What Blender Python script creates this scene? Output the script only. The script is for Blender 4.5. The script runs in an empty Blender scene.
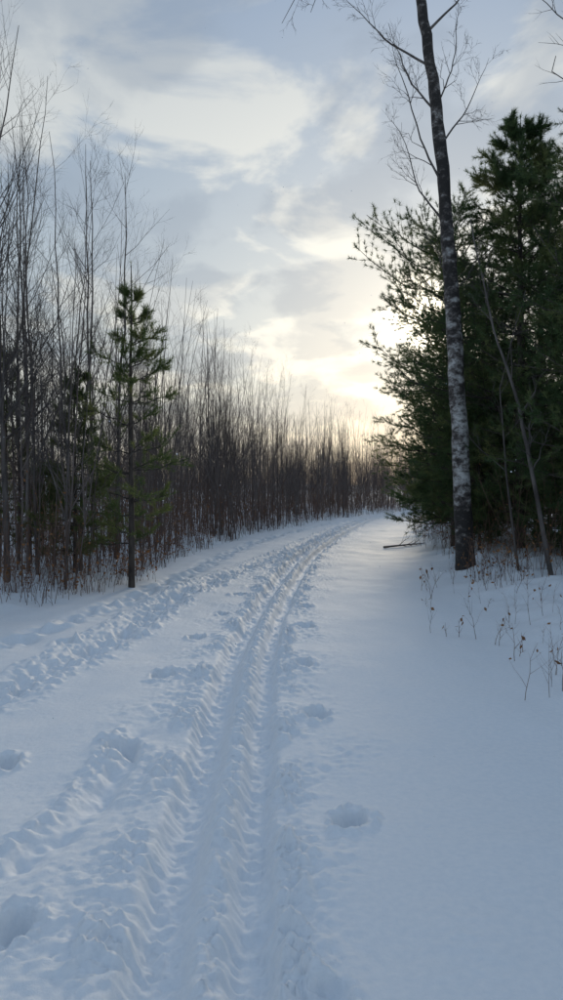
import bpy, math, numpy as np
from mathutils import Vector
rng = np.random.default_rng(7)
sc = bpy.context.scene
R = math.radians

# ------------------------------------------------------------------ helpers
_perm = np.random.default_rng(3).permutation(512).astype(np.int64)
_ga = np.random.default_rng(4).uniform(0, 2*np.pi, 512)
_gx, _gy = np.cos(_ga), np.sin(_ga)
def perlin(x, y, seed=0):
    x = np.asarray(x, float) + seed*17.31; y = np.asarray(y, float) - seed*9.77
    xi = np.floor(x).astype(np.int64); yi = np.floor(y).astype(np.int64)
    xf = x-xi; yf = y-yi
    u = xf*xf*xf*(xf*(xf*6-15)+10); v = yf*yf*yf*(yf*(yf*6-15)+10)
    def g(ix, iy, dx, dy):
        h = _perm[(_perm[ix & 511] + iy) & 511]
        return _gx[h]*dx + _gy[h]*dy
    a = g(xi, yi, xf, yf); b = g(xi+1, yi, xf-1, yf)
    c = g(xi, yi+1, xf, yf-1); d = g(xi+1, yi+1, xf-1, yf-1)
    return ((a*(1-u)+b*u)*(1-v) + (c*(1-u)+d*u)*v)*1.5
def fbm(x, y, o=3, seed=0):
    s = 0; a = 1
    for i in range(o):
        s = s + a*perlin(x*2**i, y*2**i, seed+i); a *= 0.5
    return s
def sstep(a, b, x):
    t = np.clip((x-a)/(b-a), 0, 1); return t*t*(3-2*t)
def smooth_curve(pts):
    d = np.array([p[0] for p in pts], float); v = np.array([p[1] for p in pts], float)
    dd = np.linspace(d[0], d[-1], 900); vv = np.interp(dd, d, v)
    k = np.ones(41)/41
    for _ in range(2):
        vp = np.pad(vv, 20, mode='reflect', reflect_type='odd'); vv = np.convolve(vp, k, 'valid')
    return lambda y: np.interp(y, dd, vv)

xl = smooth_curve([(-30,-6),(0,-4.5),(6,-4),(9,-3.3),(11.7,-2.45),(15,-2.4),(18.6,-1.9),(24,-1),(30,.8),(38,3.4),(50,9.5),(70,24),(90,45)])
xr = smooth_curve([(-30,4),(0,2.9),(5,2.5),(10,2.5),(13.4,2.9),(20,3.2),(27,4.4),(40,7.4),(50,14),(70,32),(90,55)])
xc = smooth_curve([(-5,-.15),(1,-.2),(2.35,-.22),(2.9,-.24),(5.6,-.33),(8,-.26),(10.5,-.1),(16,.42),(22,1.37),(34.5,3.9),(45,8),(60,18),(80,36)])
x2 = smooth_curve([(2,-3.4),(5.6,-2.15),(7.3,-1.8),(9.7,-1.7),(13.4,-.95),(19.2,.45),(26,1.6),(34,3.3),(45,7.4)])
x3 = smooth_curve([(1,-1.7),(2.5,-1.35),(3.1,-1.13),(3.6,-.97),(4.5,-.9),(6,-.9)])

feet = [(.20,6.7,.9),(.245,5.27,1.1),(.33,3.6,1.25),(.29,8.4,.85),(.33,10.1,.7),(.42,11.8,.7),(.55,13.6,.7),(.75,15.8,.7),(.13,2.3,.6),
        (-.98,4.6,1.0),(-.98,6.3,.95),(-.89,7.9,.85),(-.74,9.5,.8),(-.62,11,.7),(-.4,13,.7),(-.1,15.3,.7),(.3,18,.7),
        (-1.6,4.35,1.2),(-.98,2.65,1.1),(-2.05,5.9,.8),(-2.2,7.6,.7)]

def height(x, y):
    x = np.asarray(x, float); y = np.asarray(y, float)
    L = xl(y); Rr = xr(y)
    h = 0.035*fbm(x*.5, y*.35, 3, 1) + 0.010*fbm(x*2.1, y*1.6, 2, 5)
    ol = np.clip(L-x, 0, None); orr = np.clip(x-Rr+.5, 0, None)
    bank = sstep(0, 1.6, ol)*0.16 + sstep(0, 2.2, orr)*0.30
    rough = sstep(-.4, .8, L-x) + sstep(-.3, .9, x-Rr)
    h = h + bank + rough*(0.10*fbm(x*1.1, y*1.1, 3, 9))
    far = np.clip((np.hypot(x, y)-70)/200, 0, 1)
    h = h + far*3.0*(0.5+0.5*fbm(x*.01, y*.01, 2, 30))
    fade = 1-sstep(45, 70, y)
    wob = 0.022*perlin(y*1.3, y*0+3.1, 11)
    s = x-xc(y)-wob
    l0 = fbm(x*6.5, y*5.5, 2, 18); l1 = fbm(x*11, y*10, 3, 20); l2 = fbm(x*27, y*26, 2, 24)
    # rounded clods of broken snow, isotropic, three sizes
    clod = (np.sqrt(np.clip(perlin(x*10, y*10, 27)-.04, 0, 1))
            + .60*np.sqrt(np.clip(perlin(x*19, y*19, 28)-.06, 0, 1))
            + .35*np.sqrt(np.clip(perlin(x*36, y*36, 29)-.08, 0, 1)))
    tread = 0.5+0.5*np.sin(y*2*np.pi/0.11 + 3.2*perlin(x*6, y*3, 33))
    tm = np.clip(.5+perlin(x*3, y*1.3, 34), 0, 1)
    def g(c, w): return np.exp(-((s-c)/w)**4)
    e = .020*perlin(x*4, y*5, 62)+.012*l1
    rl = g(-.180+e, .100); rr_ = g(.148+e, .080)
    h = h - fade*(rl*(.108+.010*tread*tm+.010*l1+.006*l2-.016*clod) + rr_*(.094+.009*tread*tm+.010*l1+.006*l2-.014*clod))
    ridge = np.exp(-((s-.002+e)/.058)**2)
    h = h + fade*ridge*(.006+.046*clod+.014*l1+.010*l2)
    patch = np.clip(.55+1.1*perlin(x*2.2, y*1.9, 63), .05, 1.2)
    bl = np.exp(-((s+.35)/.115)**2); br = np.exp(-((s-.30)/.09)**2)
    h = h + fade*(bl*patch*(.004+.052*clod+.012*l2) + br*patch*(.002+.044*clod+.010*l2))
    sp = np.exp(-(s/.70)**2)*(1-np.exp(-(s/.26)**2))
    h = h + fade*sp*patch*(.024*clod+.006*l2)
    s2 = x-x2(y)-.07*perlin(y*1.1, y*0, 50)
    m = fbm(x*5.0, y*4.2, 3, 52)
    h = h - fade*np.exp(-(s2/.17)**2)*(.075+.09*m-.03*clod) + fade*np.exp(-((np.abs(s2)-.28)/.11)**2)*(.015+.045*clod*np.clip(.6+m, 0, 1.3))
    s3 = x-x3(y)
    f3 = 1-sstep(4.2, 5.6, y)
    h = h - f3*np.exp(-(s3/.09)**2)*(.035+.04*m) + f3*np.exp(-((s3+.15)/.07)**2)*(.010+.03*clod)
    s4 = x-(L+.75); m4 = fbm(x*3.5, y*3, 2, 60)
    h = h - fade*np.exp(-(s4/.2)**2)*(.04+.10*m4)
    for i, (fx, fy, k) in enumerate(feet):
        a = .35*math.sin(i*2.3)
        dx = (x-fx)*math.cos(a)+(y-fy)*math.sin(a); dy = -(x-fx)*math.sin(a)+(y-fy)*math.cos(a)
        near = (np.abs(dx) < .6) & (np.abs(dy) < .7)
        if not near.any(): continue
        sz = 1+.12*math.sin(i*5.1)
        r = np.sqrt((dx/.085/sz)**2+(dy/.140/sz)**2) + .36*perlin(x*7, y*6, 70+i) + .18*l1
        hole = (1-sstep(.66, 1.02, r))*(.85+.3*l1+.25*np.clip(dy/.15, -1, 1)-.25*clod)
        rim = np.exp(-((r-1.35)/.3)**2)
        h = h + np.where(near, -hole*.115*k + rim*.022*k*(.2+clod), 0)
    return h
def H(x, y): return float(height(np.array([x]), np.array([y]))[0])

def mesh_obj(name, V, F_list, mats, fm=None, smooth=True, parent=None, link=True):
    me = bpy.data.meshes.new(name)
    V = np.asarray(V, np.float32)
    me.vertices.add(len(V)); me.vertices.foreach_set('co', V.ravel())
    idx = np.concatenate([f.ravel() for f in F_list]).astype(np.int32)
    tot = np.concatenate([np.full(len(f), f.shape[1]) for f in F_list]).astype(np.int32)
    st = np.concatenate([[0], np.cumsum(tot)[:-1]]).astype(np.int32)
    me.loops.add(len(idx)); me.loops.foreach_set('vertex_index', idx)
    me.polygons.add(len(tot)); me.polygons.foreach_set('loop_start', st)
    try: me.polygons.foreach_set('loop_total', tot)
    except Exception: pass
    for m in mats: me.materials.append(m)
    if fm is not None: me.polygons.foreach_set('material_index', np.asarray(fm, np.int32))
    me.update(calc_edges=True); me.validate()
    me.polygons.foreach_set('use_smooth', np.full(len(me.polygons), smooth))
    if not link: return me
    ob = bpy.data.objects.new(name, me); sc.collection.objects.link(ob)
    if parent: ob.parent = parent
    return ob

class MB:
    def __init__(s): s.V=[]; s.Q=[]; s.T=[]; s.qm=[]; s.tm=[]; s.n=0
    def tubes(s, P, Rad, S=4, mat=0):
        N, M, _ = P.shape
        T = np.gradient(P, axis=1); T /= np.linalg.norm(T, axis=2, keepdims=True)+1e-9
        av = P[:, -1]-P[:, 0]; av /= np.linalg.norm(av, axis=1, keepdims=True)+1e-9
        ref = np.where(np.abs(av[:, 2:3]) > .8, np.array([[1., 0, 0]]), np.array([[0, 0, 1.]]))
        ref = np.repeat(ref[:, None], M, 1)
        A = np.cross(T, ref); A /= np.linalg.norm(A, axis=2, keepdims=True)+1e-9
        B = np.cross(T, A)
        th = np.arange(S)*2*np.pi/S
        ring = P[:, :, None]+Rad[:, :, None, None]*(A[:, :, None]*np.cos(th)[None, None, :, None]+B[:, :, None]*np.sin(th)[None, None, :, None])
        s.V.append(ring.reshape(-1, 3))
        n = np.arange(N)[:, None, None]*M*S; m = np.arange(M-1)[None, :, None]*S; k = np.arange(S)[None, None]
        k2 = (k+1) % S
        q = np.stack([n+m+k, n+m+k2, n+m+S+k2, n+m+S+k], -1).reshape(-1, 4)+s.n
        s.Q.append(q); s.qm.append(np.full(len(q), mat)); s.n += N*M*S
    def tris(s, V, mat=0):
        s.V.append(V.reshape(-1, 3)); t = np.arange(len(V)*3).reshape(-1, 3)+s.n
        s.T.append(t); s.tm.append(np.full(len(t), mat)); s.n += len(V)*3
    def quads(s, V, mat=0):
        s.V.append(V.reshape(-1, 3)); t = np.arange(len(V)*4).reshape(-1, 4)+s.n
        s.Q.append(t); s.qm.append(np.full(len(t), mat)); s.n += len(V)*4
    def build(s, name, mats, smooth=True, link=True, parent=None):
        F = []; fm = []
        if s.Q: F.append(np.concatenate(s.Q)); fm += s.qm
        if s.T: F.append(np.concatenate(s.T)); fm += s.tm
        return mesh_obj(name, np.concatenate(s.V), F, mats, np.concatenate(fm), smooth, parent, link)

def unit(v): return v/(np.linalg.norm(v, axis=-1, keepdims=True)+1e-9)
def grow(rg, P, Rd, n, tmin, tmax, lf, ang, up, M, rs, flat=1.0, wig=.05, lmin=.1, taper=.7, rmin=.0015):
    N, K, _ = P.shape
    idx = np.repeat(np.arange(N), n); t = rg.uniform(tmin, tmax, len(idx))
    f = t*(K-1); i = np.minimum(f.astype(int), K-2); w = (f-i)[:, None]
    st = P[idx, i]*(1-w)+P[idx, i+1]*w
    tan = unit(P[idx, i+1]-P[idx, i])
    pr = Rd[idx, i]*(1-w[:, 0])+Rd[idx, i+1]*w[:, 0]
    rv = rg.normal(size=(len(idx), 3)); rv[:, 2] *= flat
    perp = unit(rv-tan*np.sum(rv*tan, 1, keepdims=True))
    a = np.radians(rg.normal(ang, 9, len(idx)))[:, None]
    d = tan*np.cos(a)+perp*np.sin(a)
    plen = np.linalg.norm(np.diff(P, axis=1), axis=2).sum(1)[idx]
    l = (plen*lf*(1-taper*t)*rg.uniform(.55, 1.25, len(idx))+lmin)[:, None]
    s = np.linspace(0, 1, M)
    C = st[:, None]+d[:, None]*(l*s)[:, :, None]
    C[:, :, 2] += up*l*s**2
    C[:, 1:] += rg.normal(size=(len(idx), M-1, 3))*(l*wig)[:, :, None]*s[1:][None, :, None]
    r0 = np.maximum(pr*rs, rmin)[:, None]
    return C, r0*(1-.75*s)[None]

# ------------------------------------------------------------------ materials
def new_mat(name):
    m = bpy.data.materials.new(name); m.use_nodes = True
    nt = m.node_tree; return m, nt, nt.nodes['Principled BSDF']
def nd(nt, t, **k):
    n = nt.nodes.new(t)
    for a, b in k.items(): setattr(n, a, b)
    return n
def ramp(nt, stops):
    n = nt.nodes.new('ShaderNodeValToRGB'); e = n.color_ramp.elements
    while len(e) < len(stops): e.new(.5)
    for i, (p, c) in enumerate(stops): e[i].position = p; e[i].color = (*c, 1)
    return n
def noise_mat(name, scale, stops, rough=.85, bump=0, stretch=(1, 1, 1), detail=4, bdist=.01, translucent=None):
    m, nt, b = new_mat(name)
    tc = nd(nt, 'ShaderNodeTexCoord'); mp = nd(nt, 'ShaderNodeMapping'); mp.inputs['Scale'].default_value = stretch
    nt.links.new(tc.outputs['Object'], mp.inputs[0])
    n = nd(nt, 'ShaderNodeTexNoise'); n.inputs['Scale'].default_value = scale; n.inputs['Detail'].default_value = detail
    nt.links.new(mp.outputs[0], n.inputs['Vector'])
    r = ramp(nt, stops); nt.links.new(n.outputs[0], r.inputs[0]); nt.links.new(r.outputs[0], b.inputs['Base Color'])
    b.inputs['Roughness'].default_value = rough; b.inputs['Specular IOR Level'].default_value = .25
    if bump:
        bp = nd(nt, 'ShaderNodeBump'); bp.inputs['Strength'].default_value = bump; bp.inputs['Distance'].default_value = bdist
        nt.links.new(n.outputs[0], bp.inputs['Height']); nt.links.new(bp.outputs[0], b.inputs['Normal'])
    if translucent:
        tr = nd(nt, 'ShaderNodeBsdfTranslucent'); mx = nd(nt, 'ShaderNodeMixShader'); mx.inputs[0].default_value = translucent
        nt.links.new(r.outputs[0], tr.inputs[0]); nt.links.new(b.outputs[0], mx.inputs[1]); nt.links.new(tr.outputs[0], mx.inputs[2])
        nt.links.new(mx.outputs[0], nt.nodes['Material Output'].inputs[0])
    return m
bark = noise_mat('grey_bark', 9, [(.3, (.06, .050, .045)), (.7, (.19, .165, .15))], bump=.5, stretch=(1, 1, .3))
sap_bark = noise_mat('sapling_bark', 1.6, [(.3, (.085, .065, .058)), (.55, (.20, .165, .15)), (.75, (.38, .34, .32))], stretch=(1, 1, .25))
pine_bark = noise_mat('pine_bark', 14, [(.3, (.035, .028, .024)), (.7, (.11, .09, .075))], bump=.8, stretch=(1, 1, .35))
needles = noise_mat('pine_needles', 2.2, [(.3, (.065, .11, .035)), (.5, (.12, .16, .05)), (.7, (.22, .24, .075))], rough=.5, translucent=.45)
needles_dark = noise_mat('pine_needles_dark', 1.6, [(.3, (.05, .09, .04)), (.5, (.095, .145, .055)), (.7, (.22, .23, .085))], rough=.5, translucent=.48)
brush_m = noise_mat('dry_brush', 2, [(.3, (.09, .052, .038)), (.7, (.26, .16, .115))])
leaf_m = noise_mat('dead_leaf', 5, [(.3, (.14, .065, .03)), (.7, (.38, .20, .09))], translucent=.4)
snow, nt, b = new_mat('snow')
tc = nd(nt, 'ShaderNodeTexCoord')
n1 = nd(nt, 'ShaderNodeTexNoise'); n1.inputs['Scale'].default_value = 30; n1.inputs['Detail'].default_value = 6; n1.inputs['Roughness'].default_value = .6
n2 = nd(nt, 'ShaderNodeTexNoise'); n2.inputs['Scale'].default_value = 220; n2.inputs['Detail'].default_value = 3
for n in (n1, n2): nt.links.new(tc.outputs['Object'], n.inputs['Vector'])
b1 = nd(nt, 'ShaderNodeBump'); b1.inputs['Strength'].default_value = .4; b1.inputs['Distance'].default_value = .012
b2 = nd(nt, 'ShaderNodeBump'); b2.inputs['Strength'].default_value = .5; b2.inputs['Distance'].default_value = .004
nt.links.new(n1.outputs[0], b1.inputs['Height']); nt.links.new(n2.outputs[0], b2.inputs['Height'])
nt.links.new(b1.outputs[0], b2.inputs['Normal']); nt.links.new(b2.outputs[0], b.inputs['Normal'])
r = ramp(nt, [(.3, (.82, .85, .88)), (.7, (.90, .91, .92))]); nt.links.new(n1.outputs[0], r.inputs[0])
nt.links.new(r.outputs[0], b.inputs['Base Color']); b.inputs['Roughness'].default_value = .7
b.inputs['Specular IOR Level'].default_value = .2
birch, nt, b = new_mat('birch_bark')
tc = nd(nt, 'ShaderNodeTexCoord')
mp = nd(nt, 'ShaderNodeMapping'); mp.inputs['Scale'].default_value = (1, 1, 1.5); nt.links.new(tc.outputs['Object'], mp.inputs[0])
n1 = nd(nt, 'ShaderNodeTexNoise'); n1.inputs['Scale'].default_value = 6; n1.inputs['Detail'].default_value = 9; n1.inputs['Roughness'].default_value = .72
nt.links.new(mp.outputs[0], n1.inputs['Vector'])
nb_ = nd(nt, 'ShaderNodeTexNoise'); nb_.inputs['Scale'].default_value = 1.3; nt.links.new(tc.outputs['Object'], nb_.inputs['Vector'])
sep = nd(nt, 'ShaderNodeSeparateXYZ'); nt.links.new(tc.outputs['Object'], sep.inputs[0])
mr = nd(nt, 'ShaderNodeMapRange'); mr.inputs['From Min'].default_value = 2.6; mr.inputs['From Max'].default_value = 7.0
mr.inputs['To Min'].default_value = .02; mr.inputs['To Max'].default_value = -.12; nt.links.new(sep.outputs[2], mr.inputs[0])
mr2 = nd(nt, 'ShaderNodeMapRange'); mr2.inputs['From Min'].default_value = .0; mr2.inputs['From Max'].default_value = 1.8
mr2.inputs['To Min'].default_value = -.20; mr2.inputs['To Max'].default_value = .0; nt.links.new(sep.outputs[2], mr2.inputs[0])
mr3 = nd(nt, 'ShaderNodeMapRange'); mr3.inputs['From Min'].default_value = .3; mr3.inputs['From Max'].default_value = .7
mr3.inputs['To Min'].default_value = -.11; mr3.inputs['To Max'].default_value = .09; nt.links.new(nb_.outputs[0], mr3.inputs[0])
prev = n1.outputs[0]
for q in (mr, mr2, mr3):
    ad = nd(nt, 'ShaderNodeMath', operation='ADD'); nt.links.new(prev, ad.inputs[0]); nt.links.new(q.outputs[0], ad.inputs[1]); prev = ad.outputs[0]
r = ramp(nt, [(.38, (.03, .025, .022)), (.47, (.12, .10, .09)), (.53, (.32, .30, .28)), (.64, (.62, .60, .57))])
nt.links.new(prev, r.inputs[0]); nt.links.new(r.outputs[0], b.inputs['Base Color']); b.inputs['Roughness'].default_value = .8
bp = nd(nt, 'ShaderNodeBump'); bp.inputs['Strength'].default_value = .8; bp.inputs['Distance'].default_value = .03
nt.links.new(n1.outputs[0], bp.inputs['Height']); nt.links.new(bp.outputs[0], b.inputs['Normal'])

# ------------------------------------------------------------------ ground
def axis_side(s0, flat, gr, lim):
    o = [0.]; st = s0
    while o[-1] < lim:
        if o[-1] > flat: st *= 1+gr
        o.append(o[-1]+st)
    return np.array(o)
xs = axis_side(.0115, 1.9, .024, 400); xs = np.concatenate([-xs[:0:-1], xs])-.15
ys = [-60, -40, -25, -15, -10, -6, -4, -2.5, -1.5, -.8, -.3, 0, .25, .5, .7, .9]
y = 1.0
while y < 400:
    ys.append(y); y += .0115*max(1, y/3.2)*(1 if y < 40 else 1+(y-40)*.12)
ys = np.array(ys)
X, Y = np.meshgrid(xs, ys)
Z = height(X.ravel(), Y.ravel())
V = np.stack([X.ravel(), Y.ravel(), Z], 1)
nx, ny = len(xs), len(ys)
i = np.arange(ny-1)[:, None]*nx+np.arange(nx-1)[None]
F = np.stack([i, i+1, i+nx+1, i+nx], -1).reshape(-1, 4)
mesh_obj('snow_ground', V, [F], [snow])
print('ground', nx, ny)

# ------------------------------------------------------------------ tree makers
def wander(rg, pts, M, w):
    pts = np.array(pts, float); t = np.linspace(0, 1, len(pts)); s = np.linspace(0, 1, M)
    P = np.stack([np.interp(s, t, pts[:, k]) for k in range(3)], 1)
    n = rg.normal(size=(M, 3))*w; n[:, 2] = 0; n = np.cumsum(n, 0)*np.linspace(0, 1, M)[:, None]
    return P+n
def sap_into(mb, rg, h, r0, nb, ntw, fork, lvl3, tmin, M, lf, ang, wig, off=(0, 0, 0)):
    o3 = np.array(off, float)
    lean = rg.normal(0, .04*h, 2)
    tr = [wander(rg, [(0, 0, -.25), (lean[0]*.3, lean[1]*.3, h*.4), (lean[0], lean[1], h)], M, wig*h/6)+o3]
    s = np.linspace(0, 1, M)
    rd = [r0*(1-.95*s)**.9+.0016]
    for k in range(fork):
        j = rg.integers(2, 6); a = rg.uniform(0, 6.28); st = tr[0][j]; hh = (h-(st[2]-o3[2]))*rg.uniform(.7, 1.0)
        o = rg.uniform(.08, .2)*hh
        tr.append(wander(rg, [st, st+np.array([math.cos(a)*o, math.sin(a)*o, hh*.35]), st+np.array([math.cos(a)*o*1.5, math.sin(a)*o*1.5, hh])], M, wig*h/6))
        rd.append((rd[0][j]*.75)*(1-.95*s)**.9+.0016)
    P0 = np.array(tr); R0 = np.array(rd)
    mb.tubes(P0, R0, 5)
    P1, R1 = grow(rg, P0, R0, nb, tmin, .97, lf, ang, .28, 5, .5, wig=.03, lmin=.18, taper=.68)
    mb.tubes(P1, R1, 3)
    P2, R2 = grow(rg, P1, R1, ntw, .2, .95, .42, 36, .16, 3, .6, wig=.03, lmin=.08, taper=.6)
    mb.tubes(P2, R2, 3)
    if lvl3:
        P3, R3 = grow(rg, P2, R2, lvl3, .2, .95, .5, 36, .1, 3, .7, wig=.03, lmin=.05, taper=.5)
        mb.tubes(P3, R3, 3)
def sapling(seed, h, r0, nb=20, ntw=5, fork=0, link=False, name='sapling', mat=None, lvl3=0, tmin=.22, M=12, lf=.26, ang=38, wig=.012):
    rg = np.random.default_rng(seed); mb = MB()
    sap_into(mb, rg, h, r0, nb, ntw, fork, lvl3, tmin, M, lf, ang, wig)
    return mb.build(name, [mat or sap_bark], link=link)
def clump(seed, n, size, name='sapling_clump'):
    rg = np.random.default_rng(seed); mb = MB()
    for k in range(n):
        h = 6.3*rg.uniform(.45, 1.15)
        sap_into(mb, rg, h, .017*h/6*rg.uniform(.6, 1.9), 12, 4, int(rg.integers(0, 2)), 0, rg.uniform(.1, .3), 9, .22, 33, .028,
                 (rg.uniform(-size/2, size/2), rg.uniform(-size/2, size/2), 0))
    return mb.build(name, [sap_bark], link=False)

def tufts(rg, C, D, K, ln, w, spread):
    N = len(C)
    c = np.repeat(C, K, 0); d = np.repeat(D, K, 0)
    v = unit(d+rg.normal(size=(N*K, 3))*spread)
    l = ln*rg.uniform(.6, 1.15, (N*K, 1))
    side = unit(np.cross(v, rg.normal(size=(N*K, 3))))*w
    st = c+d*rg.uniform(-.05, .04, (N*K, 1))
    return np.stack([st-side, st+side, st+v*l], 1)

def pine(seed, h, rad, zb, spacing, nbr, K=16, name='pine_tree', link=True, mat=None, droop=0.0, nl=.11, nw=.0028, ntw=9, r0=.09, trunk=None, dens=3, gap=.0, prof='cone', spread=.7, jit=.2, lmin=.10):
    rg = np.random.default_rng(seed); mb = MB()
    M = 22
    T = wander(rg, trunk or [(0, 0, -.2), (rg.normal(0, .08), rg.normal(0, .08), h)], M, .008*h/5)
    s = np.linspace(0, 1, M)
    mb.tubes(T[None], (r0*(1-s)**.9+.006)[None], 10, 0)
    B = []; BR = []
    z = zb
    while z < h-.25:
        f = (z-zb)/(h-zb)
        n = nbr+rg.integers(-1, 2); a0 = rg.uniform(0, 6.28)
        wl = rg.uniform(.75, 1.1)
        for k in range(n):
            if rg.random() < gap: continue
            a = a0+k*2*np.pi/n+rg.normal(0, .25)
            if prof == 'cone': L = rad*((1-f)**1.1)*(.5+.5*min(1, f*3.5+.2))
            elif prof == 'over': L = rad*float(np.interp(f, [0, .3, .55, .75, .9, 1], [.55, .7, .95, 1.0, .62, .15]))
            else: L = rad*(1-f**2.0)*(.7+.3*min(1, f*3+.2))
            L = L*rg.uniform(.55, 1.15)*wl+lmin
            zz = z+rg.normal(0, spacing*jit)
            el = droop+.75*f+rg.normal(0, .12)
            m = 8; t = np.linspace(0, 1, m)
            x0 = np.interp(zz, T[:, 2], T[:, 0]); y0 = np.interp(zz, T[:, 2], T[:, 1])
            rr = L*t; dz = L*(math.tan(el)*t*.6+.18*t**2.2)
            az = a+rg.normal(0, .15)*t
            P = np.stack([x0+np.cos(az)*rr, y0+np.sin(az)*rr, zz+dz], 1)
            P[1:] += rg.normal(size=(m-1, 3))*.02*L
            B.append(P); BR.append((.005+.006*L)*(1-.8*t)+.002)
        z += spacing*rg.uniform(.75, 1.25)
    P1 = np.array(B); R1 = np.array(BR)
    mb.tubes(P1, R1, 4, 0)
    P2, R2 = grow(rg, P1, R1, ntw, .25, .97, .36, 46, .10, 5, .5, flat=.45, wig=.03, lmin=lmin*.8, taper=.6)
    mb.tubes(P2, R2, 3, 0)
    Cs = []; Ds = []
    for PP, lo, nn in ((P2, .35, dens), (P1, .55, dens+2)):
        N, K_, _ = PP.shape
        tt = np.tile(np.linspace(lo, 1.0, nn), N)+rg.normal(0, .04, N*nn); tt = np.clip(tt, 0, 1)
        ix = np.repeat(np.arange(N), nn); f = tt*(K_-1); i_ = np.minimum(f.astype(int), K_-2); w = (f-i_)[:, None]
        Cs.append(PP[ix, i_]*(1-w)+PP[ix, i_+1]*w); Ds.append(unit(PP[ix, i_+1]-PP[ix, i_]+np.array([0, 0, .02])))
    Cs.append(T[-2:]); Ds.append(np.tile([[0, 0, 1.]], (2, 1)))
    C = np.concatenate(Cs); D = np.concatenate(Ds)
    mb.tris(tufts(rg, C, D, K, nl, nw, spread), 1)
    return mb.build(name, [pine_bark, mat or needles], link=link, smooth=False)

def place(ob, x, y, rz=0, s=1, dz=0):
    ob.location = (x, y, H(x, y)+dz); ob.rotation_euler = (0, 0, rz); ob.scale = (s, s, s); return ob
def inst(me, name, x, y, rz, s, parent=None, z=None, tilt=(0, 0)):
    ob = bpy.data.objects.new(name, me); sc.collection.objects.link(ob)
    ob.location = (x, y, H(x, y) if z is None else z); ob.rotation_euler = (tilt[0], tilt[1], rz)
    ob.scale = (s, s, s)
    if parent: ob.parent = parent
    return ob

# ------------------------------------------------------------------ left side
p = pine(11, 5.0, 1.45, .75, .33, 5, K=18, nl=.095, nw=.0034, ntw=9, r0=.05, dens=3, gap=.1, spread=.6, jit=.10, lmin=.06)
place(p, -2.33, 11.7)
p = pine(12, 3.5, 1.1, .4, .30, 5, K=20, nl=.10, nw=.0035, ntw=8, r0=.035, dens=3, gap=.12, lmin=.07); place(p, -3.45, 12.6)
p = pine(14, 4.3, 1.0, .4, .3, 5, K=18, nl=.11, nw=.0034, ntw=8, r0=.04, gap=.15); place(p, -5.3, 14.5)
p = pine(15, 2.0, .7, .2, .24, 5, K=18, nl=.10, nw=.0034, ntw=7, r0=.025, gap=.12, lmin=.06); place(p, -4.1, 13.7)

near = [(-4.15,11.4,8.6,.055),(-3.95,12.2,7.0,.03),(-3.25,11.3,5.2,.022),(-4.75,12.6,8.8,.062),(-3.5,13.1,7.2,.038),(-4.9,14.0,8.4,.04),
        (-3.2,14.6,7.4,.045),(-3.9,15.6,8.2,.042),(-5.6,12.4,9,.045),(-5.2,9.8,8.2,.04),(-6.2,8.2,8.5,.05),(-4.4,13.2,7.6,.036)]
for k, (x, y, h, r0) in enumerate(near):
    o = sapling(100+k, h, r0, nb=15, ntw=6, fork=k % 3, link=True, name='bare_tree', mat=bark, lvl3=3, M=16, lf=.27, wig=.026, tmin=.3)
    place(o, x, y, 0)

saps = [sapling(200+k, 6.4, .019, nb=14 if k % 2 else 18, ntw=5, fork=k % 3, lvl3=2 if k < 4 else 0, wig=.026, lf=.22, ang=32) for k in range(7)]
clumps = [clump(300+k, 13, 3.2) for k in range(6)]
par = bpy.data.objects.new('sapling_thicket', None); sc.collection.objects.link(par)
rg = np.random.default_rng(21)
n = 330
yy = 8+55*rg.random(n)
off = .15+1.9*rg.random(n)
xx = xl(yy)-off
zz = height(xx, yy)
def hs(y): return float(np.interp(y, [8, 20, 38, 70], [1.02, 1.0, .84, .70]))
for k in range(n):
    if yy[k] < 10.5 and xx[k] > -5.5: continue
    if yy[k] < 15 and rg.random() < .4: continue
    s = hs(yy[k])*rg.uniform(.45, 1.1)
    inst(saps[rg.integers(0, 7)], 'sapling', xx[k], yy[k], rg.uniform(0, 6.28), s, par, zz[k], (rg.normal(0, .08), rg.normal(0, .08)))
y = 2.0
while y < 72:
    o = 2.0 if y > 12 else 3.6
    step = 2.8
    while o < (16 if y > 8 else 10):
        x = float(xl(y))-o-.2+rg.normal(0, .3); yj = y+rg.normal(0, .3)
        inst(clumps[rg.integers(0, 6)], 'clump', x, yj, rg.uniform(0, 6.28), hs(y)*rg.uniform(.85, 1.12), par)
        o += step*rg.uniform(.85, 1.25)
    y += 2.8

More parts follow.
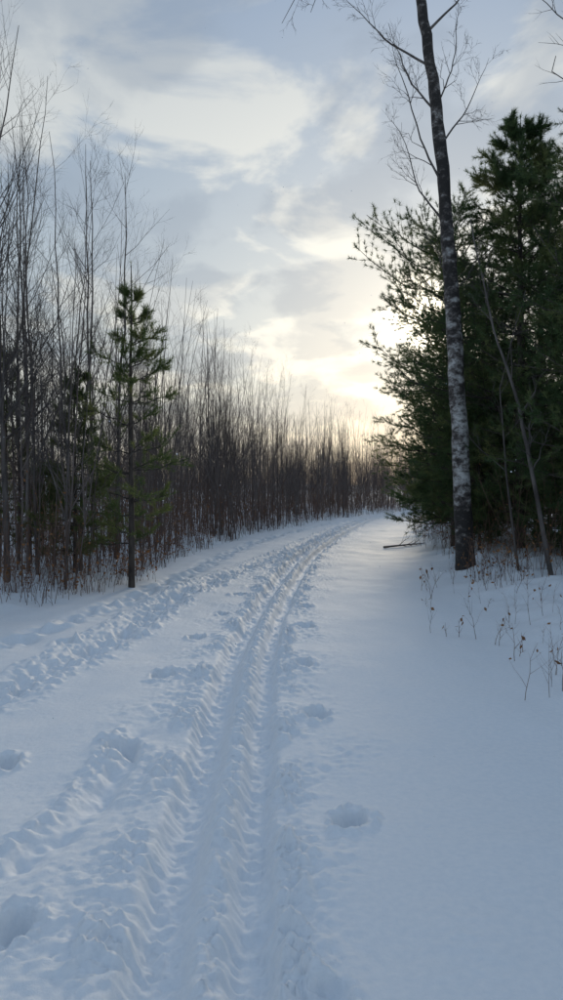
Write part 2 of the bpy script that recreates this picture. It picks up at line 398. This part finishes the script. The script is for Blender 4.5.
def brush(name, XY, hmin, hmax, seed, leaf=0.15, r=.0035):
    rg = np.random.default_rng(seed); N = len(XY)
    z = height(XY[:, 0], XY[:, 1])
    h = rg.uniform(hmin, hmax, N)
    a = rg.uniform(0, 6.28, N); ln = rg.uniform(.05, .45, N)*h
    s = np.linspace(0, 1, 5)
    P = np.zeros((N, 5, 3))
    P[:, :, 0] = XY[:, :1]+(np.cos(a)*ln)[:, None]*s**1.4; P[:, :, 1] = XY[:, 1:]+(np.sin(a)*ln)[:, None]*s**1.4
    P[:, :, 2] = z[:, None]-.03+h[:, None]*s
    P[:, 1:] += rg.normal(size=(N, 4, 3))*.02*h[:, None, None]
    Rd = np.tile(r*(1-.7*s), (N, 1))*rg.uniform(.7, 1.6, (N, 1))
    mb = MB(); mb.tubes(P, Rd, 3, 0)
    P1, R1 = grow(rg, P, Rd, 5, .25, .95, .45, 38, .15, 4, .7, wig=.04, lmin=.03, rmin=.0012)
    mb.tubes(P1, R1, 3, 0)
    m = rg.random(len(P1)) < leaf
    E = P1[m][:, -1]; n_ = len(E)
    if n_:
        d = unit(rg.normal(size=(n_, 3))+np.array([0, 0, -.6])); sd = unit(np.cross(d, rg.normal(size=(n_, 3))))
        l = rg.uniform(.03, .07, (n_, 1)); w = l*.3
        nrm = np.cross(d, sd)
        mb.quads(np.stack([E, E+d*l*.5+sd*w+nrm*w*.3, E+d*l, E+d*l*.5-sd*w+nrm*w*.3], 1), 1)
    return mb.build(name, [brush_m, leaf_m], smooth=False)
rg = np.random.default_rng(31)
n = 3000; yy = 7.5+50*rg.random(n)**1.3; xx = xl(yy)+.05-np.abs(rg.normal(0, 1.5, n))
k = ~((yy < 10) & (xx > -3.6)); brush('dry_undergrowth', np.stack([xx, yy], 1)[k], .2, 1.5, 41, .22)
n = 2200; yy = 9+45*rg.random(n); xx = xl(yy)-rg.random(n)*7-.5
brush('dry_undergrowth', np.stack([xx, yy], 1), .8, 2.8, 42, .06, r=.005)
n = 560; yy = 10.5+30*rg.random(n)**1.4; xx = xr(yy)+.25+np.abs(rg.normal(0, 1.1, n))
brush('dry_undergrowth', np.stack([xx, yy], 1), .15, .8, 43, .45)
n = 420; yy = 12+30*rg.random(n)**1.2; xx = xr(yy)+.9+np.abs(rg.normal(0, 1.6, n))
brush('dry_undergrowth', np.stack([xx, yy], 1), .8, 2.2, 45, .15, r=.005)
# small leafy shrubs on the left edge of the trail
cen = [(-2.75,11.2),(-3.1,10.9),(-3.5,10.6),(-2.3,12.5),(-2.55,12.1),(-3.9,10.9),(-2.6,13.5),(-2.6,14.6),(-2.45,15.6),(-2.3,17),(-2.05,19)]
rg = np.random.default_rng(33)
XYs = np.concatenate([np.array(c)+rg.normal(0, .13, (13, 2)) for c in cen])
brush('leafy_shrub', XYs, .2, .6, 46, .75, r=.003)
W = np.array([(2.25,7.1),(2.33,7.25),(2.2,7.6),(2.05,7.9),(1.75,8.0),(1.62,8.15),(2.5,8.2),(2.6,8.6),(2.2,6.1),(2.3,6.3),(2.12,5.9),(2.9,7.8),(2.75,8.3),(2.3,9.2),(2.6,9.8),(1.9,9.9),(2.1,10.6),(2.5,10.9),(2.9,9.4),(3,10.5),
              (2.2,11.3),(2.4,11.6),(2.7,11.9),(2.8,12.4),(2.45,12.6),(3.2,11.5),(2.0,5.6),(2.6,7.5),(3.1,8.6),(3.2,9.3),(3.3,10.1),(3.5,10.9)])
W = np.concatenate([W, W[::2]+np.random.default_rng(5).normal(0, .12, W[::2].shape)])
brush('dry_weed', W, .12, .48, 44, .25, r=.0028)

# ------------------------------------------------------------------ right side
def birch_tree():
    rg = np.random.default_rng(51); mb = MB(); M = 60
    ctl = np.array([(.0, 0, -.25), (-.03, 0, .3), (-.17, .0, 3.1), (-.32, .05, 5.7), (-.57, .05, 8.4), (-.86, .1, 10.3), (-1.25, .2, 12.5), (-1.5, .2, 15)])
    zz = np.linspace(-.25, 15, M)
    P = np.stack([np.interp(zz, ctl[:, 2], ctl[:, k]) for k in range(3)], 1)
    for _ in range(3):
        P[1:-1, :2] = (P[:-2, :2]+P[1:-1, :2]*2+P[2:, :2])/4
    P[3:, :2] += rg.normal(size=(M-3, 2))*.009
    rad = np.interp(zz, [-.25, .05, .35, 3, 8, 10, 15], [.26, .205, .165, .145, .105, .09, .02])
    rad = rad*(1+.04*rg.normal(size=M))
    mb.tubes(P[None], rad[None], 18, 0)
    def limb(pts, r0, m=12, w=.03):
        return wander(rg, pts, m, w), r0*(1-.85*np.linspace(0, 1, m))
    L = []
    def at(z): return np.array([np.interp(z, zz, P[:, 0]), 0.05, z])
    for (z, dx, dy, dz, r0) in [(6.2, -1.0, .3, 1.9, .022), (6.9, -1.15, -.5, 2.1, .024), (7.6, .8, .3, 1.9, .02), (8.2, -.9, .8, 2.0, .022), (8.3, .65, -.3, 1.6, .018),
                            (9.0, -1.4, .2, 1.3, .024), (9.6, 1.2, .6, 2.0, .026), (10.4, -1.8, -.3, 1.2, .03), (11, 1.5, -.3, 1.8, .03), (11.6, -1.6, .6, 1.4, .03), (5.3, -.6, -.2, .7, .012), (5.0, .5, .2, .8, .012),
                            (12.2, 1.3, .2, 1.5, .03), (13, -1.2, -.5, 1.4, .02)]:
        a = at(z); L.append(limb([a, a+np.array([dx*.5, dy*.5, dz*.38]), a+np.array([dx, dy, dz])], r0))
    a = at(10.5)
    L.append(limb([a, a+np.array([-.9, -.3, .4]), a+np.array([-1.6, -.6, -.1]), a+np.array([-2.0, -.8, -1.1])], .026))
    L.append(limb([a, a+np.array([-1.0, -.2, .5]), a+np.array([-1.9, -.3, .2]), a+np.array([-2.5, -.4, -.9])], .026))
    P1 = np.array([l[0] for l in L]); R1 = np.array([l[1] for l in L])
    mb.tubes(P1, R1, 6, 1)
    P2, R2 = grow(rg, P1, R1, 8, .2, .97, .30, 36, .08, 6, .5, wig=.05, lmin=.1, taper=.6, rmin=.003); mb.tubes(P2, R2, 4, 1)
    P3, R3 = grow(rg, P2, R2, 5, .2, .97, .45, 38, .05, 4, .6, wig=.05, lmin=.06, taper=.5, rmin=.0026); mb.tubes(P3, R3, 3, 1)
    P4, R4 = grow(rg, P3, R3, 3, .3, .97, .5, 36, .02, 3, .7, wig=.05, lmin=.04, taper=.5, rmin=.0022); mb.tubes(P4, R4, 3, 1)
    return mb.build('birch_tree', [birch, bark])
o = birch_tree(); o.location = (3.30, 13.4, -0.04)

def leaning_tree(name, ctl, r0, seed, nb=12):
    rg = np.random.default_rng(seed); mb = MB(); M = 22
    P = wander(rg, ctl, M, .012)[None]; Rd = (r0*(1-.8*np.linspace(0, 1, M)))[None]
    mb.tubes(P, Rd, 8)
    P1, R1 = grow(rg, P, Rd, nb, .3, .97, .20, 42, .12, 7, .45, wig=.04, lmin=.2); mb.tubes(P1, R1, 4)
    P2, R2 = grow(rg, P1, R1, 5, .2, .97, .4, 38, .08, 4, .6, wig=.04, lmin=.06); mb.tubes(P2, R2, 3)
    P3, R3 = grow(rg, P2, R2, 3, .2, .97, .5, 38, .05, 3, .7, wig=.04, lmin=.04); mb.tubes(P3, R3, 3)
    return mb.build(name, [bark])
o = leaning_tree('bare_tree', [(0, 0, -.2), (-.25, .1, 1.2), (-.5, .2, 2.6), (-.8, .3, 3.6), (-1.2, .4, 5.4)], .042, 61, 10); place(o, 4.05, 11.2)
o = leaning_tree('bare_tree', [(0, 0, -.2), (-.2, .1, 1.4), (-.3, .2, 3.0), (.1, .2, 4.6)], .024, 62, 9); place(o, 3.9, 12.3)
o = leaning_tree('bare_tree', [(0, 0, -.2), (.05, 0, 4), (-.3, 0, 8), (-.9, 0, 11.2)], .10, 63, 22); place(o, 5.45, 12.2)

NK = dict(K=27, mat=needles_dark, nl=.115, nw=.0047, dens=3, ntw=16, spread=.72)
pA = pine(71, 7.2, 2.65, .7, .35, 6, r0=.10, droop=-.05, prof='over', gap=.06, **NK)
place(pA, 4.05, 17.6)
pB = pine(72, 8.8, 2.7, .6, .35, 6, r0=.12, droop=-.05, prof='round', gap=.04, **NK)
place(pB, 4.95, 15.6)
pC = pine(73, 8.2, 2.5, .7, .35, 6, r0=.12, droop=-.08, prof='round', gap=.04, **NK)
place(pC, 5.9, 13.2)
mA, mB_, mC = pA.data, pB.data, pC.data
for (x, y, m, s, rz) in [(5.0,21,mB_,.85,1.),(6.3,18.5,mC,1.02,2.),(5.6,24.5,mA,.9,3.3),(6.6,28,mB_,.75,4.),(7.6,15.5,mA,1.15,5.),(8.5,12.3,mB_,1.05,.4),(5.6,11.2,mB_,.95,2.5),
                         (7.2,9.2,mC,1.0,2.7),(7.8,33,mC,.72,1.2),(9.2,37.5,mA,.75,2.2),(4.75,20.2,mA,.5,4.4),(6.3,29.5,mA,.5,.9),(9.9,41,mB_,.6,2.),(4.7,17.0,mC,.42,3.0),(4.2,16.0,mA,.36,1.7),(5.2,14.6,mC,.4,.3),(5.0,13.4,mA,.33,2.2)]:
    inst(m, 'pine_tree', x, y, rz, s)
dp = bpy.data.objects.new('distant_pine_trees', None); sc.collection.objects.link(dp)
rg = np.random.default_rng(81)
for k in range(90):
    y = rg.uniform(6, 90); x = float(xr(y))+rg.uniform(3.2, 22) if y < 45 else float(xr(y))+rg.uniform(.5, 30)
    if y < 16 and x < 8.5: continue
    inst([mA, mB_, mC][k % 3], 'pine', x, y, rg.uniform(0, 6.28), rg.uniform(.6, 1.0), dp)
dt = bpy.data.objects.new('distant_bare_trees', None); sc.collection.objects.link(dt)
for k in range(150):
    y = rg.uniform(52, 100); x = rg.uniform(-35, 70)
    if float(xl(min(y, 90)))-1.5 < x < float(xr(min(y, 90)))+1.5 and y < 75: continue
    inst(clumps[k % 6], 'clump', x, y, rg.uniform(0, 6.28), rg.uniform(.7, .95), dt)
for k in range(80):
    y = rg.uniform(-30, 50); x = float(xr(y))+rg.uniform(1.2, 16)
    if y < 11 and x < 5.5: continue
    inst(saps[k % 7], 'sapling', x, y, rg.uniform(0, 6.28), rg.uniform(.5, .9), dt, tilt=(rg.normal(0, .07), rg.normal(0, .07)))

rg = np.random.default_rng(91); mb = MB()
P = wander(rg, [(0, 0, 0), (.6, .1, .05), (1.25, .05, .10)], 12, .01)[None]; Rd = (.028*(1-.75*np.linspace(0, 1, 12)))[None]
mb.tubes(P, Rd, 8); P1, R1 = grow(rg, P, Rd, 9, .2, .95, .35, 40, .1, 5, .5, wig=.04); mb.tubes(P1, R1, 4)
P2, R2 = grow(rg, P1, R1, 4, .2, .95, .4, 40, .1, 3, .6); mb.tubes(P2, R2, 3)
o = mb.build('fallen_branch', [bark]); place(o, 2.6, 19.2, .05, 1, .03)

rg = np.random.default_rng(95); n = 200
C = np.stack([rg.uniform(-3, 3.5, n), rg.uniform(1.8, 9, n), rg.uniform(.2, 5, n)], 1)
oc = np.array([(1,0,0),(-1,0,0),(0,1,0),(0,-1,0),(0,0,1),(0,0,-1)], float)
fc = np.array([(0,2,4),(2,1,4),(1,3,4),(3,0,4),(2,0,5),(1,2,5),(3,1,5),(0,3,5)])
Vv = C[:, None]+oc[None]*rg.uniform(.002, .0045, (n, 1, 1))*rg.uniform(.6, 1.3, (n, 6, 1))
Ff = (np.arange(n)[:, None, None]*6+fc[None]).reshape(-1, 3)
mesh_obj('falling_snowflakes', Vv.reshape(-1, 3), [Ff], [snow])

# ------------------------------------------------------------------ sun + sky
az, el = R(11.2), R(11.8)
sd = Vector((math.sin(az)*math.cos(el), math.cos(az)*math.cos(el), math.sin(el)))
sl = bpy.data.lights.new('sun', 'SUN'); sl.energy = 1.5; sl.angle = R(10); sl.color = (1, .87, .68)
so = bpy.data.objects.new('sun', sl); sc.collection.objects.link(so)
so.rotation_euler = (-sd).to_track_quat('-Z', 'Y').to_euler(); so.location = (10, 40, 30)

w = bpy.data.worlds.new('World'); sc.world = w; w.use_nodes = True; nt = w.node_tree; nt.nodes.clear()
Lk = nt.links.new
out = nd(nt, 'ShaderNodeOutputWorld'); bg = nd(nt, 'ShaderNodeBackground'); bg.inputs[1].default_value = .112; Lk(bg.outputs[0], out.inputs[0])
sky = nd(nt, 'ShaderNodeTexSky'); sky.sky_type = 'NISHITA'; sky.sun_disc = False; sky.sun_elevation = el; sky.sun_rotation = az
tc = nd(nt, 'ShaderNodeTexCoord'); nrm = nd(nt, 'ShaderNodeVectorMath', operation='NORMALIZE'); Lk(tc.outputs['Generated'], nrm.inputs[0])
sp = nd(nt, 'ShaderNodeSeparateXYZ'); Lk(nrm.outputs[0], sp.inputs[0])
def math_(op, a, b=None, clamp=False):
    n = nd(nt, 'ShaderNodeMath', operation=op); n.use_clamp = clamp
    for k, v in enumerate((a, b)):
        if v is None: continue
        if isinstance(v, (int, float)): n.inputs[k].default_value = v
        else: Lk(v, n.inputs[k])
    return n.outputs[0]
def mixc(f, a, b, blend='MIX'):
    n = nd(nt, 'ShaderNodeMix', data_type='RGBA', blend_type=blend)
    for s_, v in ((n.inputs[0], f), (n.inputs[6], a), (n.inputs[7], b)):
        if isinstance(v, (int, float)): s_.default_value = v
        elif isinstance(v, tuple): s_.default_value = (*v, 1)
        else: Lk(v, s_)
    return n.outputs[2]
zc = math_('MAXIMUM', sp.outputs[2], 0)
inv = math_('DIVIDE', 1.0, math_('ADD', zc, .22))
pv = nd(nt, 'ShaderNodeVectorMath', operation='SCALE'); Lk(nrm.outputs[0], pv.inputs[0]); Lk(inv, pv.inputs['Scale'])
def noise(scale, detail, loc, st=(1, 1, 1), dist=.0, rough=.5):
    m = nd(nt, 'ShaderNodeMapping'); m.inputs['Location'].default_value = loc; m.inputs['Scale'].default_value = st; Lk(pv.outputs[0], m.inputs[0])
    n = nd(nt, 'ShaderNodeTexNoise'); n.inputs['Scale'].default_value = scale; n.inputs['Detail'].default_value = detail
    n.inputs['Distortion'].default_value = dist; n.inputs['Roughness'].default_value = rough; Lk(m.outputs[0], n.inputs['Vector']); return n.outputs[0]
def mrange(v, a, b, c=0, d=1):
    n = nd(nt, 'ShaderNodeMapRange'); n.interpolation_type = 'SMOOTHSTEP'
    for k, q in enumerate((a, b, c, d)): n.inputs[k+1].default_value = q
    Lk(v, n.inputs[0]); return n.outputs[0]
base = ramp(nt, [(0, (.64, .64, .58)), (.16, (.46, .51, .53)), (.34, (.31, .39, .48)), (.55, (.23, .32, .46)), (1, (.26, .38, .56))]); Lk(zc, base.inputs[0])
cl = ramp(nt, [(0, (.72, .70, .63)), (.2, (.68, .69, .65)), (.4, (.58, .61, .61)), (.6, (.43, .48, .53)), (1, (.34, .45, .60))]); Lk(zc, cl.inputs[0])
f1 = mrange(noise(2.3, 7, (3.4, .7, 0), dist=.35, rough=.52), .465, .545)
f2 = mrange(noise(3.4, 6, (1.1, 5.2, 0), (1, .8, 1), dist=.3), .43, .58)
c = mixc(f1, base.outputs[0], cl.outputs[0])
c = mixc(math_('MULTIPLY', f2, .50), c, (.27, .33, .41))
dt_ = nd(nt, 'ShaderNodeVectorMath', operation='DOT_PRODUCT'); Lk(nrm.outputs[0], dt_.inputs[0]); dt_.inputs[1].default_value = sd
back = mrange(dt_.outputs['Value'], -.7, .6)
c = mixc(back, mixc(1.0, c, (.62, .72, .84), 'MULTIPLY'), c)
dd = math_('MAXIMUM', dt_.outputs['Value'], 0)
g1 = math_('MULTIPLY', math_('POWER', dd, 14), .20)
g2 = math_('MULTIPLY', math_('POWER', dd, 260), .35)
g3 = math_('MULTIPLY', math_('POWER', dd, 2000), 4.0)
g = math_('ADD', math_('ADD', g1, g2), g3)
g = math_('MULTIPLY', g, mrange(f2, 0, 1, 1.15, .6))
gc = mixc(1.0, (1, .90, .68), g, 'MULTIPLY')
c = mixc(1.0, c, gc, 'ADD')
k10 = mixc(1.0, c, (10, 10, 10), 'MULTIPLY')
fin = mixc(.10, k10, sky.outputs[0])
Lk(fin, bg.inputs[0])

# ------------------------------------------------------------------ camera
cd = bpy.data.cameras.new('camera'); cd.sensor_fit = 'VERTICAL'; cd.sensor_height = 36; cd.lens = 27.2; cd.clip_end = 2000; cd.clip_start = .05
co = bpy.data.objects.new('camera', cd); sc.collection.objects.link(co); co.location = (0, 0, 1.6); co.rotation_euler = (R(90-1.14), 0, 0)
sc.camera = co
sc.view_settings.view_transform = 'Standard'; sc.view_settings.look = 'None'; sc.view_settings.exposure = 0
